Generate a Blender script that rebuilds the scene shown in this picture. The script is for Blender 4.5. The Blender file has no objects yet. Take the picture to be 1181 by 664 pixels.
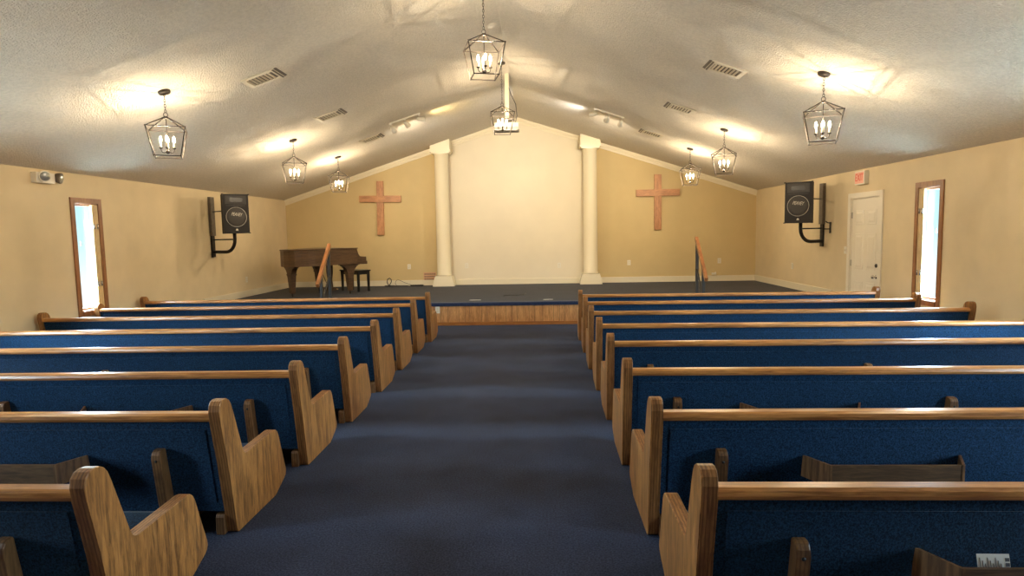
import bpy, bmesh, math, random
from mathutils import Vector, Matrix
random.seed(7)
PI = math.pi
S = bpy.context.scene
COL = S.collection

# ------------------------------------------------------------------ camera
F_PX, YAW, PITCH, ROLL, CAM_H = 710.0, 0.047, 0.088, 0.019, 1.664
def make_camera():
    cy, sy = math.cos(YAW), math.sin(YAW)
    fwd = Vector((-sy * math.cos(PITCH), cy * math.cos(PITCH), -math.sin(PITCH)))
    right = Vector((cy, sy, 0)); down = fwd.cross(right)
    r2 = right * math.cos(ROLL) + down * math.sin(ROLL)
    d2 = -right * math.sin(ROLL) + down * math.cos(ROLL)
    cd = bpy.data.cameras.new('camera'); cd.sensor_width = 36; cd.lens = F_PX / 1181 * 36
    cd.clip_start = 0.05; cd.clip_end = 200
    co = bpy.data.objects.new('camera', cd); COL.objects.link(co)
    m = Matrix((r2, -d2, -fwd)).transposed().to_4x4(); m.translation = (0, 0, CAM_H)
    co.matrix_world = m; S.camera = co
make_camera()

# ------------------------------------------------------------------ light and exposure
SKY = 33.0            # strength of the daylight outside the windows
BULB = 45.0          # glow of the candle bulb glass
BULB_W = 3.6         # watts of light of each candle bulb
TRACK_W = 45.0       # watts of a track head
EXPOSURE = 1.75
S.view_settings.view_transform = 'Standard'; S.view_settings.look = 'None'
S.view_settings.gamma = 1; S.view_settings.use_curve_mapping = False
S.view_settings.exposure = EXPOSURE
S.cycles.max_bounces = 10; S.cycles.diffuse_bounces = 6; S.cycles.glossy_bounces = 4
S.cycles.transparent_max_bounces = 12
S.cycles.sample_clamp_indirect = 6.0
S.cycles.caustics_reflective = False; S.cycles.caustics_refractive = False
def make_world():
    w = bpy.data.worlds.new('daylight'); S.world = w; w.use_nodes = True
    nt = w.node_tree; N = nt.nodes; L = nt.links
    bg = N['Background']; tc = N.new('ShaderNodeTexCoord'); sp = N.new('ShaderNodeSeparateXYZ')
    cr = N.new('ShaderNodeValToRGB')
    L.new(tc.outputs['Generated'], sp.inputs[0])
    # elevation: pale ground below, a dim hazy distance at eye level, bright open sky above
    mr = N.new('ShaderNodeMapRange'); mr.inputs[1].default_value = -1; L.new(sp.outputs['Z'], mr.inputs[0]); L.new(mr.outputs[0], cr.inputs[0])
    els = cr.color_ramp.elements
    k = 1 / SKY
    stops = [(0.0, (0.32, 0.33, 0.33)), (0.44, (0.01, 0.01, 0.01)), (0.468, (.38 * k, .40 * k, .40 * k)), (0.497, (0.24 * k, 0.325 * k, 0.345 * k)), (0.525, (0.20 * k, 0.31 * k, 0.34 * k)), (0.56, (0.6, 0.72, 0.85)), (1.0, (0.62, 0.80, 1.0))]
    els[0].position, els[1].position = 0.0, 1.0
    for _ in range(len(stops) - 2): els.new(0.5)
    for e, (p, c) in zip(sorted(els, key=lambda e: e.position), stops): e.position = p
    for e, (p, c) in zip(els, stops): e.position = p; e.color = (*c, 1)
    L.new(cr.outputs[0], bg.inputs[0]); bg.inputs[1].default_value = SKY
make_world()

# ------------------------------------------------------------------ room dimensions
XL, XR, XP = -6.314, 5.199, -0.49      # side walls, ridge
ZE, ZP = 2.59, 4.445                   # eave and ridge height
YF, YB = 15.165, -3.0                  # front (stage) wall, rear wall
ZS, YS = 0.423, 11.2                   # stage height, stage front
SLL = (ZP - ZE) / (XP - XL); SLR = (ZP - ZE) / (XR - XP)
def ceil_z(x): return ZE + (x - XL) * SLL if x < XP else ZE + (XR - x) * SLR

# ------------------------------------------------------------------ materials
MATS = {}
def nodes(name):
    m = bpy.data.materials.new(name); m.use_nodes = True; MATS[name] = m
    return m, m.node_tree.nodes, m.node_tree.links, m.node_tree.nodes['Principled BSDF']
def plain(name, col, rough=0.5, metal=0.0, spec=0.5, noise=0.0, nscale=20, bump=0.0, bscale=200, bdist=0.01):
    m, N, L, b = nodes(name)
    b.inputs['Base Color'].default_value = (*col, 1); b.inputs['Roughness'].default_value = rough
    b.inputs['Metallic'].default_value = metal; b.inputs['Specular IOR Level'].default_value = spec
    tc = N.new('ShaderNodeTexCoord')
    if noise:
        n = N.new('ShaderNodeTexNoise'); n.inputs['Scale'].default_value = nscale; n.inputs['Detail'].default_value = 4
        r = N.new('ShaderNodeValToRGB')
        r.color_ramp.elements[0].position = 0.35; r.color_ramp.elements[1].position = 0.65
        r.color_ramp.elements[0].color = (*[c * (1 - noise) for c in col], 1)
        r.color_ramp.elements[1].color = (*[min(1, c * (1 + noise)) for c in col], 1)
        L.new(tc.outputs['Object'], n.inputs['Vector']); L.new(n.outputs['Fac'], r.inputs[0]); L.new(r.outputs[0], b.inputs['Base Color'])
    if bump:
        n2 = N.new('ShaderNodeTexNoise'); n2.inputs['Scale'].default_value = bscale; n2.inputs['Detail'].default_value = 3
        bp = N.new('ShaderNodeBump'); bp.inputs['Strength'].default_value = bump; bp.inputs['Distance'].default_value = bdist
        L.new(tc.outputs['Object'], n2.inputs['Vector']); L.new(n2.outputs['Fac'], bp.inputs['Height']); L.new(bp.outputs[0], b.inputs['Normal'])
    return m
def wood(name, light, dark, scale=(1, 1, 1), rough=0.35, stripes=None, grain=1.0):
    """oak: noise stretched along one axis (the small number of 'scale'); stripes: plywood layers across X"""
    m, N, L, b = nodes(name)
    tc = N.new('ShaderNodeTexCoord'); oi = N.new('ShaderNodeObjectInfo')
    add = N.new('ShaderNodeVectorMath'); add.operation = 'ADD'
    mul = N.new('ShaderNodeMath'); mul.operation = 'MULTIPLY'; mul.inputs[1].default_value = 7.3
    L.new(oi.outputs['Random'], mul.inputs[0]); L.new(tc.outputs['Object'], add.inputs[0]); L.new(mul.outputs[0], add.inputs[1])
    mp = N.new('ShaderNodeMapping'); mp.inputs['Scale'].default_value = scale
    L.new(add.outputs[0], mp.inputs[0])
    n = N.new('ShaderNodeTexNoise'); n.inputs['Scale'].default_value = 10; n.inputs['Detail'].default_value = 6; n.inputs['Distortion'].default_value = 0.6
    n.inputs['Roughness'].default_value = 0.65
    L.new(mp.outputs[0], n.inputs['Vector'])
    w = N.new('ShaderNodeTexNoise'); w.inputs['Scale'].default_value = 1.1; w.inputs['Detail'].default_value = 1; w.inputs['Distortion'].default_value = 0.3
    L.new(mp.outputs[0], w.inputs['Vector'])
    mm = N.new('ShaderNodeMath'); mm.operation = 'MULTIPLY'; mm.inputs[1].default_value = 24; L.new(w.outputs['Fac'], mm.inputs[0])
    sn = N.new('ShaderNodeMath'); sn.operation = 'SINE'; L.new(mm.outputs[0], sn.inputs[0])
    m2 = N.new('ShaderNodeMath'); m2.operation = 'MULTIPLY_ADD'; m2.inputs[1].default_value = 0.075 * grain; L.new(sn.outputs[0], m2.inputs[0]); L.new(n.outputs['Fac'], m2.inputs[2])
    r = N.new('ShaderNodeValToRGB'); r.color_ramp.elements[0].position = 0.33; r.color_ramp.elements[1].position = 0.66
    r.color_ramp.elements[0].color = (*dark, 1); r.color_ramp.elements[1].color = (*light, 1)
    L.new(m2.outputs[0], r.inputs[0])
    out = r.outputs[0]
    if stripes:
        sp = N.new('ShaderNodeSeparateXYZ'); L.new(tc.outputs['Object'], sp.inputs[0])
        k = N.new('ShaderNodeMath'); k.operation = 'MULTIPLY'; k.inputs[1].default_value = stripes; L.new(sp.outputs[0], k.inputs[0])
        s2 = N.new('ShaderNodeMath'); s2.operation = 'SINE'; L.new(k.outputs[0], s2.inputs[0])
        r2 = N.new('ShaderNodeValToRGB'); r2.color_ramp.elements[0].position = 0.1; r2.color_ramp.elements[1].position = 0.6
        r2.color_ramp.elements[0].color = (0.62, 0.56, 0.5, 1); r2.color_ramp.elements[1].color = (1, 1, 1, 1)
        ma = N.new('ShaderNodeMapRange'); ma.inputs[1].default_value = -1; L.new(s2.outputs[0], ma.inputs[0]); L.new(ma.outputs[0], r2.inputs[0])
        mx = N.new('ShaderNodeMix'); mx.data_type = 'RGBA'; mx.blend_type = 'MULTIPLY'; mx.inputs['Factor'].default_value = 1
        L.new(r.outputs[0], mx.inputs['A']); L.new(r2.outputs[0], mx.inputs['B']); out = mx.outputs['Result']
    L.new(out, b.inputs['Base Color']); b.inputs['Roughness'].default_value = rough
    bp = N.new('ShaderNodeBump'); bp.inputs['Strength'].default_value = 0.12; bp.inputs['Distance'].default_value = 0.004
    L.new(n.outputs['Fac'], bp.inputs['Height']); L.new(bp.outputs[0], b.inputs['Normal'])
    return m
def fabric(name, a, c, scale, bump, rough=0.95, sheen=0.3, big=0.0):
    m, N, L, b = nodes(name)
    tc = N.new('ShaderNodeTexCoord')
    n = N.new('ShaderNodeTexNoise'); n.inputs['Scale'].default_value = scale; n.inputs['Detail'].default_value = 3; n.inputs['Roughness'].default_value = 0.7
    L.new(tc.outputs['Object'], n.inputs['Vector'])
    r = N.new('ShaderNodeValToRGB'); r.color_ramp.elements[0].position = 0.38; r.color_ramp.elements[1].position = 0.64
    r.color_ramp.elements[0].color = (*a, 1); r.color_ramp.elements[1].color = (*c, 1)
    L.new(n.outputs['Fac'], r.inputs[0]); out = r.outputs[0]
    if big:
        n3 = N.new('ShaderNodeTexNoise'); n3.inputs['Scale'].default_value = 2.2; n3.inputs['Detail'].default_value = 6
        L.new(tc.outputs['Object'], n3.inputs['Vector'])
        r3 = N.new('ShaderNodeValToRGB'); r3.color_ramp.elements[0].position = 0.3; r3.color_ramp.elements[1].position = 0.7
        r3.color_ramp.elements[0].color = (1 - big, 1 - big, 1 - big, 1); r3.color_ramp.elements[1].color = (1, 1, 1, 1)
        L.new(n3.outputs['Fac'], r3.inputs[0])
        mx = N.new('ShaderNodeMix'); mx.data_type = 'RGBA'; mx.blend_type = 'MULTIPLY'; mx.inputs['Factor'].default_value = 1
        L.new(out, mx.inputs['A']); L.new(r3.outputs[0], mx.inputs['B']); out = mx.outputs['Result']
    L.new(out, b.inputs['Base Color']); b.inputs['Roughness'].default_value = rough
    b.inputs['Sheen Weight'].default_value = sheen; b.inputs['Sheen Roughness'].default_value = 0.4; b.inputs['Specular IOR Level'].default_value = 0.2
    bp = N.new('ShaderNodeBump'); bp.inputs['Strength'].default_value = bump; bp.inputs['Distance'].default_value = 0.004
    L.new(n.outputs['Fac'], bp.inputs['Height']); L.new(bp.outputs[0], b.inputs['Normal'])
    return m
def glow(name, col, strength, clear=False):
    m = bpy.data.materials.new(name); m.use_nodes = True; N = m.node_tree.nodes; N.clear()
    e = N.new('ShaderNodeEmission'); e.inputs[0].default_value = (*col, 1); e.inputs[1].default_value = strength
    o = N.new('ShaderNodeOutputMaterial'); MATS[name] = m; out = e.outputs[0]
    if clear:   # clear glass bulb: its filament light passes through
        t = N.new('ShaderNodeBsdfTransparent'); a = N.new('ShaderNodeAddShader')
        m.node_tree.links.new(t.outputs[0], a.inputs[0]); m.node_tree.links.new(out, a.inputs[1]); out = a.outputs[0]
    m.node_tree.links.new(out, o.inputs[0])
    return m
def pane_glass(name):
    m = bpy.data.materials.new(name); m.use_nodes = True; N = m.node_tree.nodes; L = m.node_tree.links; N.clear()
    t = N.new('ShaderNodeBsdfTransparent'); t.inputs[0].default_value = (0.93, 0.98, 0.97, 1)
    g = N.new('ShaderNodeBsdfGlossy'); g.inputs['Roughness'].default_value = 0.02
    f = N.new('ShaderNodeFresnel'); f.inputs[0].default_value = 1.45
    x = N.new('ShaderNodeMixShader'); o = N.new('ShaderNodeOutputMaterial')
    ge = N.new('ShaderNodeNewGeometry'); sb = N.new('ShaderNodeMath'); sb.operation = 'SUBTRACT'; sb.inputs[0].default_value = 1
    mu = N.new('ShaderNodeMath'); mu.operation = 'MULTIPLY'   # reflect on the outer faces only
    L.new(ge.outputs['Backfacing'], sb.inputs[1]); L.new(sb.outputs[0], mu.inputs[0]); L.new(f.outputs[0], mu.inputs[1])
    L.new(mu.outputs[0], x.inputs[0]); L.new(t.outputs[0], x.inputs[1]); L.new(g.outputs[0], x.inputs[2]); L.new(x.outputs[0], o.inputs[0])
    MATS[name] = m; return m

M_WALL = plain('cream_wall_paint', (0.71, 0.585, 0.375), 0.85, noise=0.03, nscale=3, bump=0.06, bscale=60)
M_GOLD = plain('golden_wall_paint', (0.61, 0.475, 0.245), 0.85, noise=0.02, nscale=3, bump=0.05, bscale=60)
M_PANEL = plain('ivory_wall_paint', (0.76, 0.685, 0.53), 0.8, noise=0.02, nscale=2)
M_TRIM = plain('ivory_trim_paint', (0.80, 0.72, 0.54), 0.4)
M_COLUMN = plain('ivory_gloss_paint', (0.80, 0.72, 0.53), 0.22)
M_CEIL = plain('textured_ceiling_paint', (0.72, 0.66, 0.56), 0.95, spec=0.1, noise=0.06, nscale=30, bump=1.0, bscale=62, bdist=0.025)
M_CARPET = fabric('blue_carpet', (0.012, 0.020, 0.052), (0.044, 0.066, 0.148), 95, 0.6, sheen=0.06, big=0.35)
M_STAGE = fabric('lit_blue_carpet', (0.033, 0.034, 0.043), (0.078, 0.078, 0.090), 95, 0.6, sheen=0.06, big=0.2)  # same carpet as the floor, with warm lamp light put into its colour
M_NOSE = fabric('navy_carpet_edge', (0.012, 0.020, 0.050), (0.035, 0.05, 0.11), 95, 0.5, sheen=0.2)
M_BLUE = fabric('blue_pew_fabric', (0.002, 0.014, 0.036), (0.014, 0.060, 0.145), 130, 0.5, sheen=0.08)
OAK_L, OAK_D = (0.45, 0.212, 0.060), (0.14, 0.058, 0.017)
M_OAK = wood('oak_face', OAK_L, OAK_D, (2.5, 9, 0.9), 0.36)
M_OAKEDGE = wood('oak_layered_edge', (0.41, 0.19, 0.062), (0.17, 0.07, 0.022), (14, 3, 1.0), 0.4, stripes=420)
M_RAIL = wood('oak_rail', (0.58, 0.265, 0.078), (0.24, 0.092, 0.024), (0.5, 8, 8), 0.28)
M_DARKOAK = wood('dark_oak', (0.17, 0.088, 0.036), (0.07, 0.034, 0.014), (0.8, 8, 8), 0.45)
M_SUPPORT = wood('oak_support', (0.25, 0.125, 0.046), (0.11, 0.05, 0.018), (3, 9, 0.9), 0.45, stripes=380)
M_ORANGE = wood('orange_oak', (0.50, 0.205, 0.055), (0.30, 0.11, 0.028), (0.8, 8, 8), 0.35)
M_HANDRAIL = wood('handrail_oak', (0.50, 0.20, 0.06), (0.28, 0.10, 0.03), (8, 1, 4), 0.3)
M_CROSS = wood('cross_oak', (0.57, 0.28, 0.125), (0.36, 0.155, 0.065), (3, 3, 0.8), 0.45)
M_CROSSARM = wood('cross_arm_oak', (0.57, 0.28, 0.125), (0.36, 0.155, 0.065), (0.8, 3, 3), 0.45)
M_MAHOG = wood('walnut_case', (0.14, 0.076, 0.034), (0.07, 0.036, 0.016), (0.7, 0.7, 7), 0.33)
M_CASING = wood('window_oak', (0.36, 0.16, 0.06), (0.2, 0.08, 0.03), (6, 6, 0.8), 0.4)
M_BLACK = plain('black_lacquer', (0.012, 0.010, 0.010), 0.3)
M_IVORYKEY = plain('key_ivory', (0.8, 0.77, 0.68), 0.3)
M_BRASS = plain('brass', (0.6, 0.42, 0.16), 0.3, metal=1)
M_BRONZE = plain('dark_bronze', (0.055, 0.044, 0.036), 0.4, metal=0.6)
M_IRON = plain('black_iron', (0.016, 0.014, 0.014), 0.45, metal=0.3)
M_GREYMETAL = plain('grey_painted_metal', (0.05, 0.048, 0.046), 0.45, metal=0.3)
M_CHROME = plain('nickel', (0.6, 0.6, 0.6), 0.2, metal=1)
M_WHITE = plain('white_plastic', (0.78, 0.74, 0.64), 0.4)
M_DOOR = plain('white_door_paint', (0.80, 0.74, 0.61), 0.45)
M_VENT = plain('vent_cream_enamel', (0.66, 0.6, 0.47), 0.5)
M_VENTDARK = plain('vent_shade_tone', (0.16, 0.14, 0.12), 0.6)  # shade of the vent opening and stepped edge put into the colour
M_SHUTTER = plain('cream_shutter', (0.66, 0.50, 0.27), 0.5, noise=0.06, nscale=8)
M_SPK = plain('black_speaker_carpet', (0.022, 0.020, 0.020), 0.75, bump=0.3, bscale=300)
M_GRILLE = plain('speaker_grille', (0.07, 0.066, 0.064), 0.6, bump=0.6, bscale=500)
M_GREYPLATE = plain('grey_wood_plate', (0.16, 0.13, 0.10), 0.6, noise=0.15)
M_SILVER = plain('silver_trim', (0.5, 0.48, 0.44), 0.35)
M_PAPER = plain('paper', (0.72, 0.72, 0.70), 0.8)
M_INK = plain('ink', (0.08, 0.08, 0.09), 0.8)
M_RED = plain('exit_red', (0.75, 0.10, 0.06), 0.4)
M_EXITFACE = plain('exit_face', (0.86, 0.42, 0.30), 0.4)
M_PINK = plain('pink_enamel', (0.62, 0.36, 0.22), 0.6)
M_HOLE = plain('dark_hole', (0.02, 0.012, 0.01), 0.8)
M_CANDLE = plain('candle_sleeve', (0.78, 0.72, 0.58), 0.4)
M_BULB = glow('bulb_glow', (1.0, 0.82, 0.58), BULB, True)
M_LAMPGLASS = plain('lamp_lens', (0.42, 0.44, 0.42), 0.12, metal=0.6)
M_GLASS = pane_glass('window_glass')
M_CONCRETE = plain('pale_concrete', (0.6, 0.6, 0.58), 0.9)
M_PROJ = plain('projector_white', (0.42, 0.39, 0.33), 0.4)
M_PROJD = plain('projector_grey', (0.22, 0.20, 0.18), 0.5)

# ------------------------------------------------------------------ mesh builder
class MB:
    def __init__(s): s.bm = bmesh.new(); s.M = Matrix.Identity(4)
    def at(s, M): s.M = M; return s
    def _v(s, p): return s.bm.verts.new(s.M @ Vector(p))
    def _f(s, vs, mat=0, smooth=False):
        try: f = s.bm.faces.new(vs)
        except ValueError: return None
        f.material_index = mat; f.smooth = smooth; return f
    def box(s, x0, x1, y0, y1, z0, z1, mat=0, bev=0.0):
        v = [s._v(p) for p in ((x0, y0, z0), (x1, y0, z0), (x1, y1, z0), (x0, y1, z0), (x0, y0, z1), (x1, y0, z1), (x1, y1, z1), (x0, y1, z1))]
        fs = [s._f([v[i] for i in q], mat) for q in ((0, 3, 2, 1), (4, 5, 6, 7), (0, 1, 5, 4), (1, 2, 6, 5), (2, 3, 7, 6), (3, 0, 4, 7))]
        if bev: s._bev(fs, bev, mat)
        return s
    def _bev(s, fs, bev, mat=None, seg=2, sharp=0.6):
        es = set()
        for f in fs:
            for e in f.edges:
                if len(e.link_faces) == 2 and e.calc_face_angle(0) > sharp: es.add(e)
        r = bmesh.ops.bevel(s.bm, geom=list(es), offset=bev, offset_type='OFFSET', segments=seg, affect='EDGES', profile=0.5, clamp_overlap=True)
    def hexa(s, p, mat=0, bev=0.0):
        v = [s._v(q) for q in p]
        fs = [s._f([v[i] for i in q], mat) for q in ((0, 3, 2, 1), (4, 5, 6, 7), (0, 1, 5, 4), (1, 2, 6, 5), (2, 3, 7, 6), (3, 0, 4, 7))]
        if bev: s._bev(fs, bev)
        return s
    def prism(s, poly, axis, a0, a1, mat=0, rim=None, bev=0.0, smooth=False):
        """poly: 2D points in the other two axes (x: (y,z), y: (x,z), z: (x,y))"""
        def P(a, q): return {'x': (a, q[0], q[1]), 'y': (q[0], a, q[1]), 'z': (q[0], q[1], a)}[axis]
        A = [s._v(P(a0, q)) for q in poly]; B = [s._v(P(a1, q)) for q in poly]
        fa = s._f(A[::-1], mat); fb = s._f(B, mat); n = len(poly)
        rims = [s._f([A[i], A[(i + 1) % n], B[(i + 1) % n], B[i]], mat if rim is None else rim, smooth) for i in range(n)]
        if bev:
            es = list({e for f in (fa, fb) for e in f.edges})
            bmesh.ops.bevel(s.bm, geom=es, offset=bev, offset_type='OFFSET', segments=2, affect='EDGES', profile=0.5, clamp_overlap=True)
        return s
    def tube(s, pts, r, n=8, mat=0, closed=False, caps=True):
        pts = [Vector(p) for p in pts]; rs = r if isinstance(r, (list, tuple)) else [r] * len(pts)
        rings = []; up = None; m = len(pts)
        for i, p in enumerate(pts):
            a = pts[(i - 1) % m] if (i or closed) else p; b = pts[(i + 1) % m] if (i < m - 1 or closed) else p
            t = (b - a).normalized()
            if up is None:
                up = Vector((0, 0, 1)) if abs(t.z) < 0.9 else Vector((1, 0, 0))
            u = (up - t * up.dot(t)).normalized(); w = t.cross(u); up = u
            off = PI / 4 if n == 4 else 0
            rings.append([s._v(p + (u * math.cos(off + 2 * PI * k / n) + w * math.sin(off + 2 * PI * k / n)) * rs[i]) for k in range(n)])
        sm = n > 5
        for i in range(m if closed else m - 1):
            A, B = rings[i], rings[(i + 1) % m]
            for k in range(n): s._f([A[k], A[(k + 1) % n], B[(k + 1) % n], B[k]], mat, sm)
        if caps and not closed: s._f(rings[0][::-1], mat); s._f(rings[-1], mat)
        return s
    def lathe(s, prof, n=16, c=(0, 0, 0), mat=0, M=None, flat=False):
        """prof: (r, z) from bottom to top about the local z axis"""
        keep = s.M
        s.M = keep @ Matrix.Translation(c) @ (M or Matrix.Identity(4))
        rings = []
        for r, z in prof:
            rings.append([s._v((0, 0, z))] if r < 1e-6 else [s._v((r * math.cos(2 * PI * k / n), r * math.sin(2 * PI * k / n), z)) for k in range(n)])
        for A, B in zip(rings, rings[1:]):
            for k in range(n):
                q = [A[k % len(A)], A[(k + 1) % n % len(A)], B[(k + 1) % n % len(B)], B[k % len(B)]]
                u = []
                for x in q:
                    if x not in u: u.append(x)
                if len(u) > 2: s._f(u, mat, not flat)
        if len(rings[0]) > 1: s._f(rings[0][::-1], mat)
        if len(rings[-1]) > 1: s._f(rings[-1], mat)
        s.M = keep
        return s
    def build(s, name, mats, parent=None, loc=None):
        bmesh.ops.recalc_face_normals(s.bm, faces=s.bm.faces)
        me = bpy.data.meshes.new(name); s.bm.to_mesh(me); s.bm.free()
        for m in (mats if isinstance(mats, (list, tuple)) else [mats]): me.materials.append(m)
        o = bpy.data.objects.new(name, me); COL.objects.link(o)
        if parent: o.parent = parent
        if loc: o.location = loc
        return o
def tag(o, label, cat, group=None, kind=None):
    if label: o['label'] = label
    if cat: o['category'] = cat
    if group: o['group'] = group
    if kind: o['kind'] = kind
    return o
def struct(o, label=None):
    o['kind'] = 'structure'
    if label: o['label'] = label
    return o
def thing(name, label, cat, loc=(0, 0, 0), rz=0.0, group=None):
    o = bpy.data.objects.new(name, None); COL.objects.link(o); o.empty_display_size = 0.1
    o.location = loc; o.rotation_euler = (0, 0, rz); return tag(o, label, cat, group)
def copy_tree(o, parent=None):
    c = o.copy(); COL.objects.link(c); c.parent = parent
    for ch in [x for x in S.objects if x.parent == o]: copy_tree(ch, c)
    return c
def text_mesh(name, body, size, mat, parent, M, shear=0.0, sx=1.0, depth=0.002):
    cu = bpy.data.curves.new(name, 'FONT'); cu.body = body; cu.size = size; cu.shear = shear; cu.extrude = depth
    cu.align_x = 'CENTER'; cu.align_y = 'CENTER'; cu.resolution_u = 2
    t = bpy.data.objects.new(name + '_source', cu); COL.objects.link(t)
    dg = bpy.context.evaluated_depsgraph_get()
    me = bpy.data.meshes.new_from_object(t.evaluated_get(dg)); bpy.data.objects.remove(t); bpy.data.curves.remove(cu)
    me.transform(M @ Matrix.Diagonal((sx, 1, 1, 1))); me.materials.clear(); me.materials.append(mat); me.name = name
    o = bpy.data.objects.new(name, me); COL.objects.link(o); o.parent = parent
    return o
def rotz(a): return Matrix.Rotation(a, 4, 'Z')
def T(x, y, z): return Matrix.Translation((x, y, z))

# ================================================================== THE SETTING
struct(MB().box(XL - 3.5, XR + 3.5, -6, 18, -0.35, -0.25).build('ground', M_CONCRETE))
struct(MB().box(XL - 0.2, XR + 0.2, YB - 0.2, YF + 0.2, -0.2, 0.0).build('floor', M_CARPET))
# side walls with window and door openings (Y0, Y1, Z0, Z1)
WIN_L = [(8.135, 8.58, 0.705, 2.195), (4.65, 5.45, 0.705, 2.195), (1.3, 2.0, 0.705, 2.195)]
WIN_R = [(8.30, 8.755, 0.665, 2.185), (4.75, 5.55, 0.665, 2.185), (1.4, 2.1, 0.665, 2.185)]
DOOR = (9.715, 10.595, 0.0, 2.135)
def holed_wall(mb, x0, x1, y0, y1, z1, holes):
    ys = sorted({y0, y1} | {h[0] for h in holes} | {h[1] for h in holes})
    for a, b in zip(ys, ys[1:]):
        hs = [h for h in holes if h[0] <= a and h[1] >= b]
        z = 0.0
        for h in hs:
            if h[2] > z: mb.box(x0, x1, a, b, z, h[2])
            z = h[3]
        mb.box(x0, x1, a, b, z, z1)
    return mb
struct(holed_wall(MB(), XL - 0.07, XL, YB - 0.16, YF + 0.16, ZE + 0.02, WIN_L).build('wall_left', M_WALL))
struct(holed_wall(MB(), XR, XR + 0.07, YB - 0.16, YF + 0.16, ZE + 0.02, WIN_R + [DOOR]).build('wall_right', M_WALL))
CL, CR = -2.35, 1.21                     # column centres
mb = MB()
mb.prism([(XL, 0), (CL, 0), (CL, ceil_z(CL) + .03), (XL, ZE + .03)], 'y', YF, YF + 0.16, 0)
mb.prism([(CL, 0), (CR, 0), (CR, ceil_z(CR) + .03), (XP, ZP + .03), (CL, ceil_z(CL) + .03)], 'y', YF, YF + 0.16, 1)
mb.prism([(CR, 0), (XR, 0), (XR, ZE + .03), (CR, ceil_z(CR) + .03)], 'y', YF, YF + 0.16, 0)
struct(mb.build('wall_front', [M_GOLD, M_PANEL]))
struct(MB().prism([(XL, 0), (XR, 0), (XR, ZE + .03), (XP, ZP + .03), (XL, ZE + .03)], 'y', YB - 0.16, YB).build('wall_rear', M_WALL))
mb = MB()
mb.prism([(XL - .17, ZE - .17 * SLL), (XP, ZP), (XP, ZP + .15), (XL - .17, ZE + .15)], 'y', YB - .16, YF + .16)
mb.prism([(XP, ZP), (XR + .17, ZE - .17 * SLR), (XR + .17, ZE + .15), (XP, ZP + .15)], 'y', YB - .16, YF + .16)
struct(mb.build('ceiling', M_CEIL))

# crown moulding up the two slopes of the front wall
def crown(name, xa, xb):
    mb = MB()
    for d0, d1, y in ((0.0, 0.045, 0.075), (0.04, 0.09, 0.045), (0.085, 0.13, 0.02)):
        mb.prism([(xa, ceil_z(xa) - d1), (xb, ceil_z(xb) - d1), (xb, ceil_z(xb) - d0), (xa, ceil_z(xa) - d0)], 'y', YF - y, YF, bev=0.006)
    return struct(mb.build(name, M_TRIM))
crown('trim_1', XL, CL); crown('trim_2', CL, XP); crown('trim_3', XP, CR); crown('trim_4', CR, XR)

# stage
st = struct(bpy.data.objects.new('stage', None)); COL.objects.link(st)
struct(MB().box(XL, XR, YS + 0.01, YF, 0, ZS - 0.012, bev=0).build('stage_body', M_DARKOAK, st))
struct(MB().box(XL, XR, YS + 0.06, YF, ZS - 0.012, ZS).build('stage_carpet', M_STAGE, st))
mb = MB().prism([(YS - 0.035, ZS - 0.065), (YS + 0.06, ZS - 0.065), (YS + 0.06, ZS), (YS - 0.01, ZS), (YS - 0.028, ZS - 0.008), (YS - 0.035, ZS - 0.02)], 'x', XL, XR)
struct(mb.build('carpet_edge', M_NOSE, st))
mb = MB(); x = XL; widths = [0.1, 0.13, 0.16, 0.11, 0.07, 0.18]; k = 0
while x < XR - 0.01:
    w = min(widths[k % 6] + 0.02 * ((k * 7) % 3), XR - x); k += 1
    mb.box(x + 0.003, x + w - 0.003, YS - 0.012, YS + 0.012, 0.0, ZS - 0.064); x += w
mb.box(XL, XR, YS - 0.004, YS + 0.01, 0, ZS - 0.066, 1)
M_STAGEPLY = wood('stage_paneling', (0.72, 0.38, 0.15), (0.44, 0.20, 0.07), (5, 5, 0.8), 0.5)
struct(mb.build('stage_paneling', [M_STAGEPLY, M_DARKOAK], st))
struct(MB().box(XL, XR, YS - 0.03, YS - 0.012, 0, 0.062, bev=0.006).build('base_trim', M_ORANGE, st))
# carpeted steps at both ends of the stage front
def steps(xa, xb):
    mb = MB()
    mb.prism([(10.6, 0), (YS - 0.036, 0), (YS - 0.036, 0.282), (10.9, 0.282), (10.9, 0.141), (10.6, 0.141)], 'x', xa, xb)
    return struct(mb.build('stage_steps', M_STAGE))
steps(-5.2, -3.75); steps(2.65, 4.1)

# baseboards on the stage
def board(name, x0, x1, y0, y1, z0):
    mb = MB().box(x0, x1, y0, y1, z0, z0 + 0.115, bev=0.004)
    a = 0.004
    mb.box(x0 - (a if y1 - y0 > 1 and x0 > 0 else 0), x1 + (a if y1 - y0 > 1 and x0 < 0 else 0), y0 - (a if x1 - x0 > 1 else 0), y1, z0 + 0.1, z0 + 0.135, bev=0.006)
    return struct(mb.build(name, M_TRIM))
board('baseboard_left', XL, XL + 0.018, YS, YF, ZS)
board('baseboard_right', XR - 0.018, XR, YS, YF, ZS)
board('baseboard_front', XL, XR, YF - 0.018, YF, ZS)
board('baseboard_rear_left', XL, XL + 0.018, YB, YS, 0)

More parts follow.
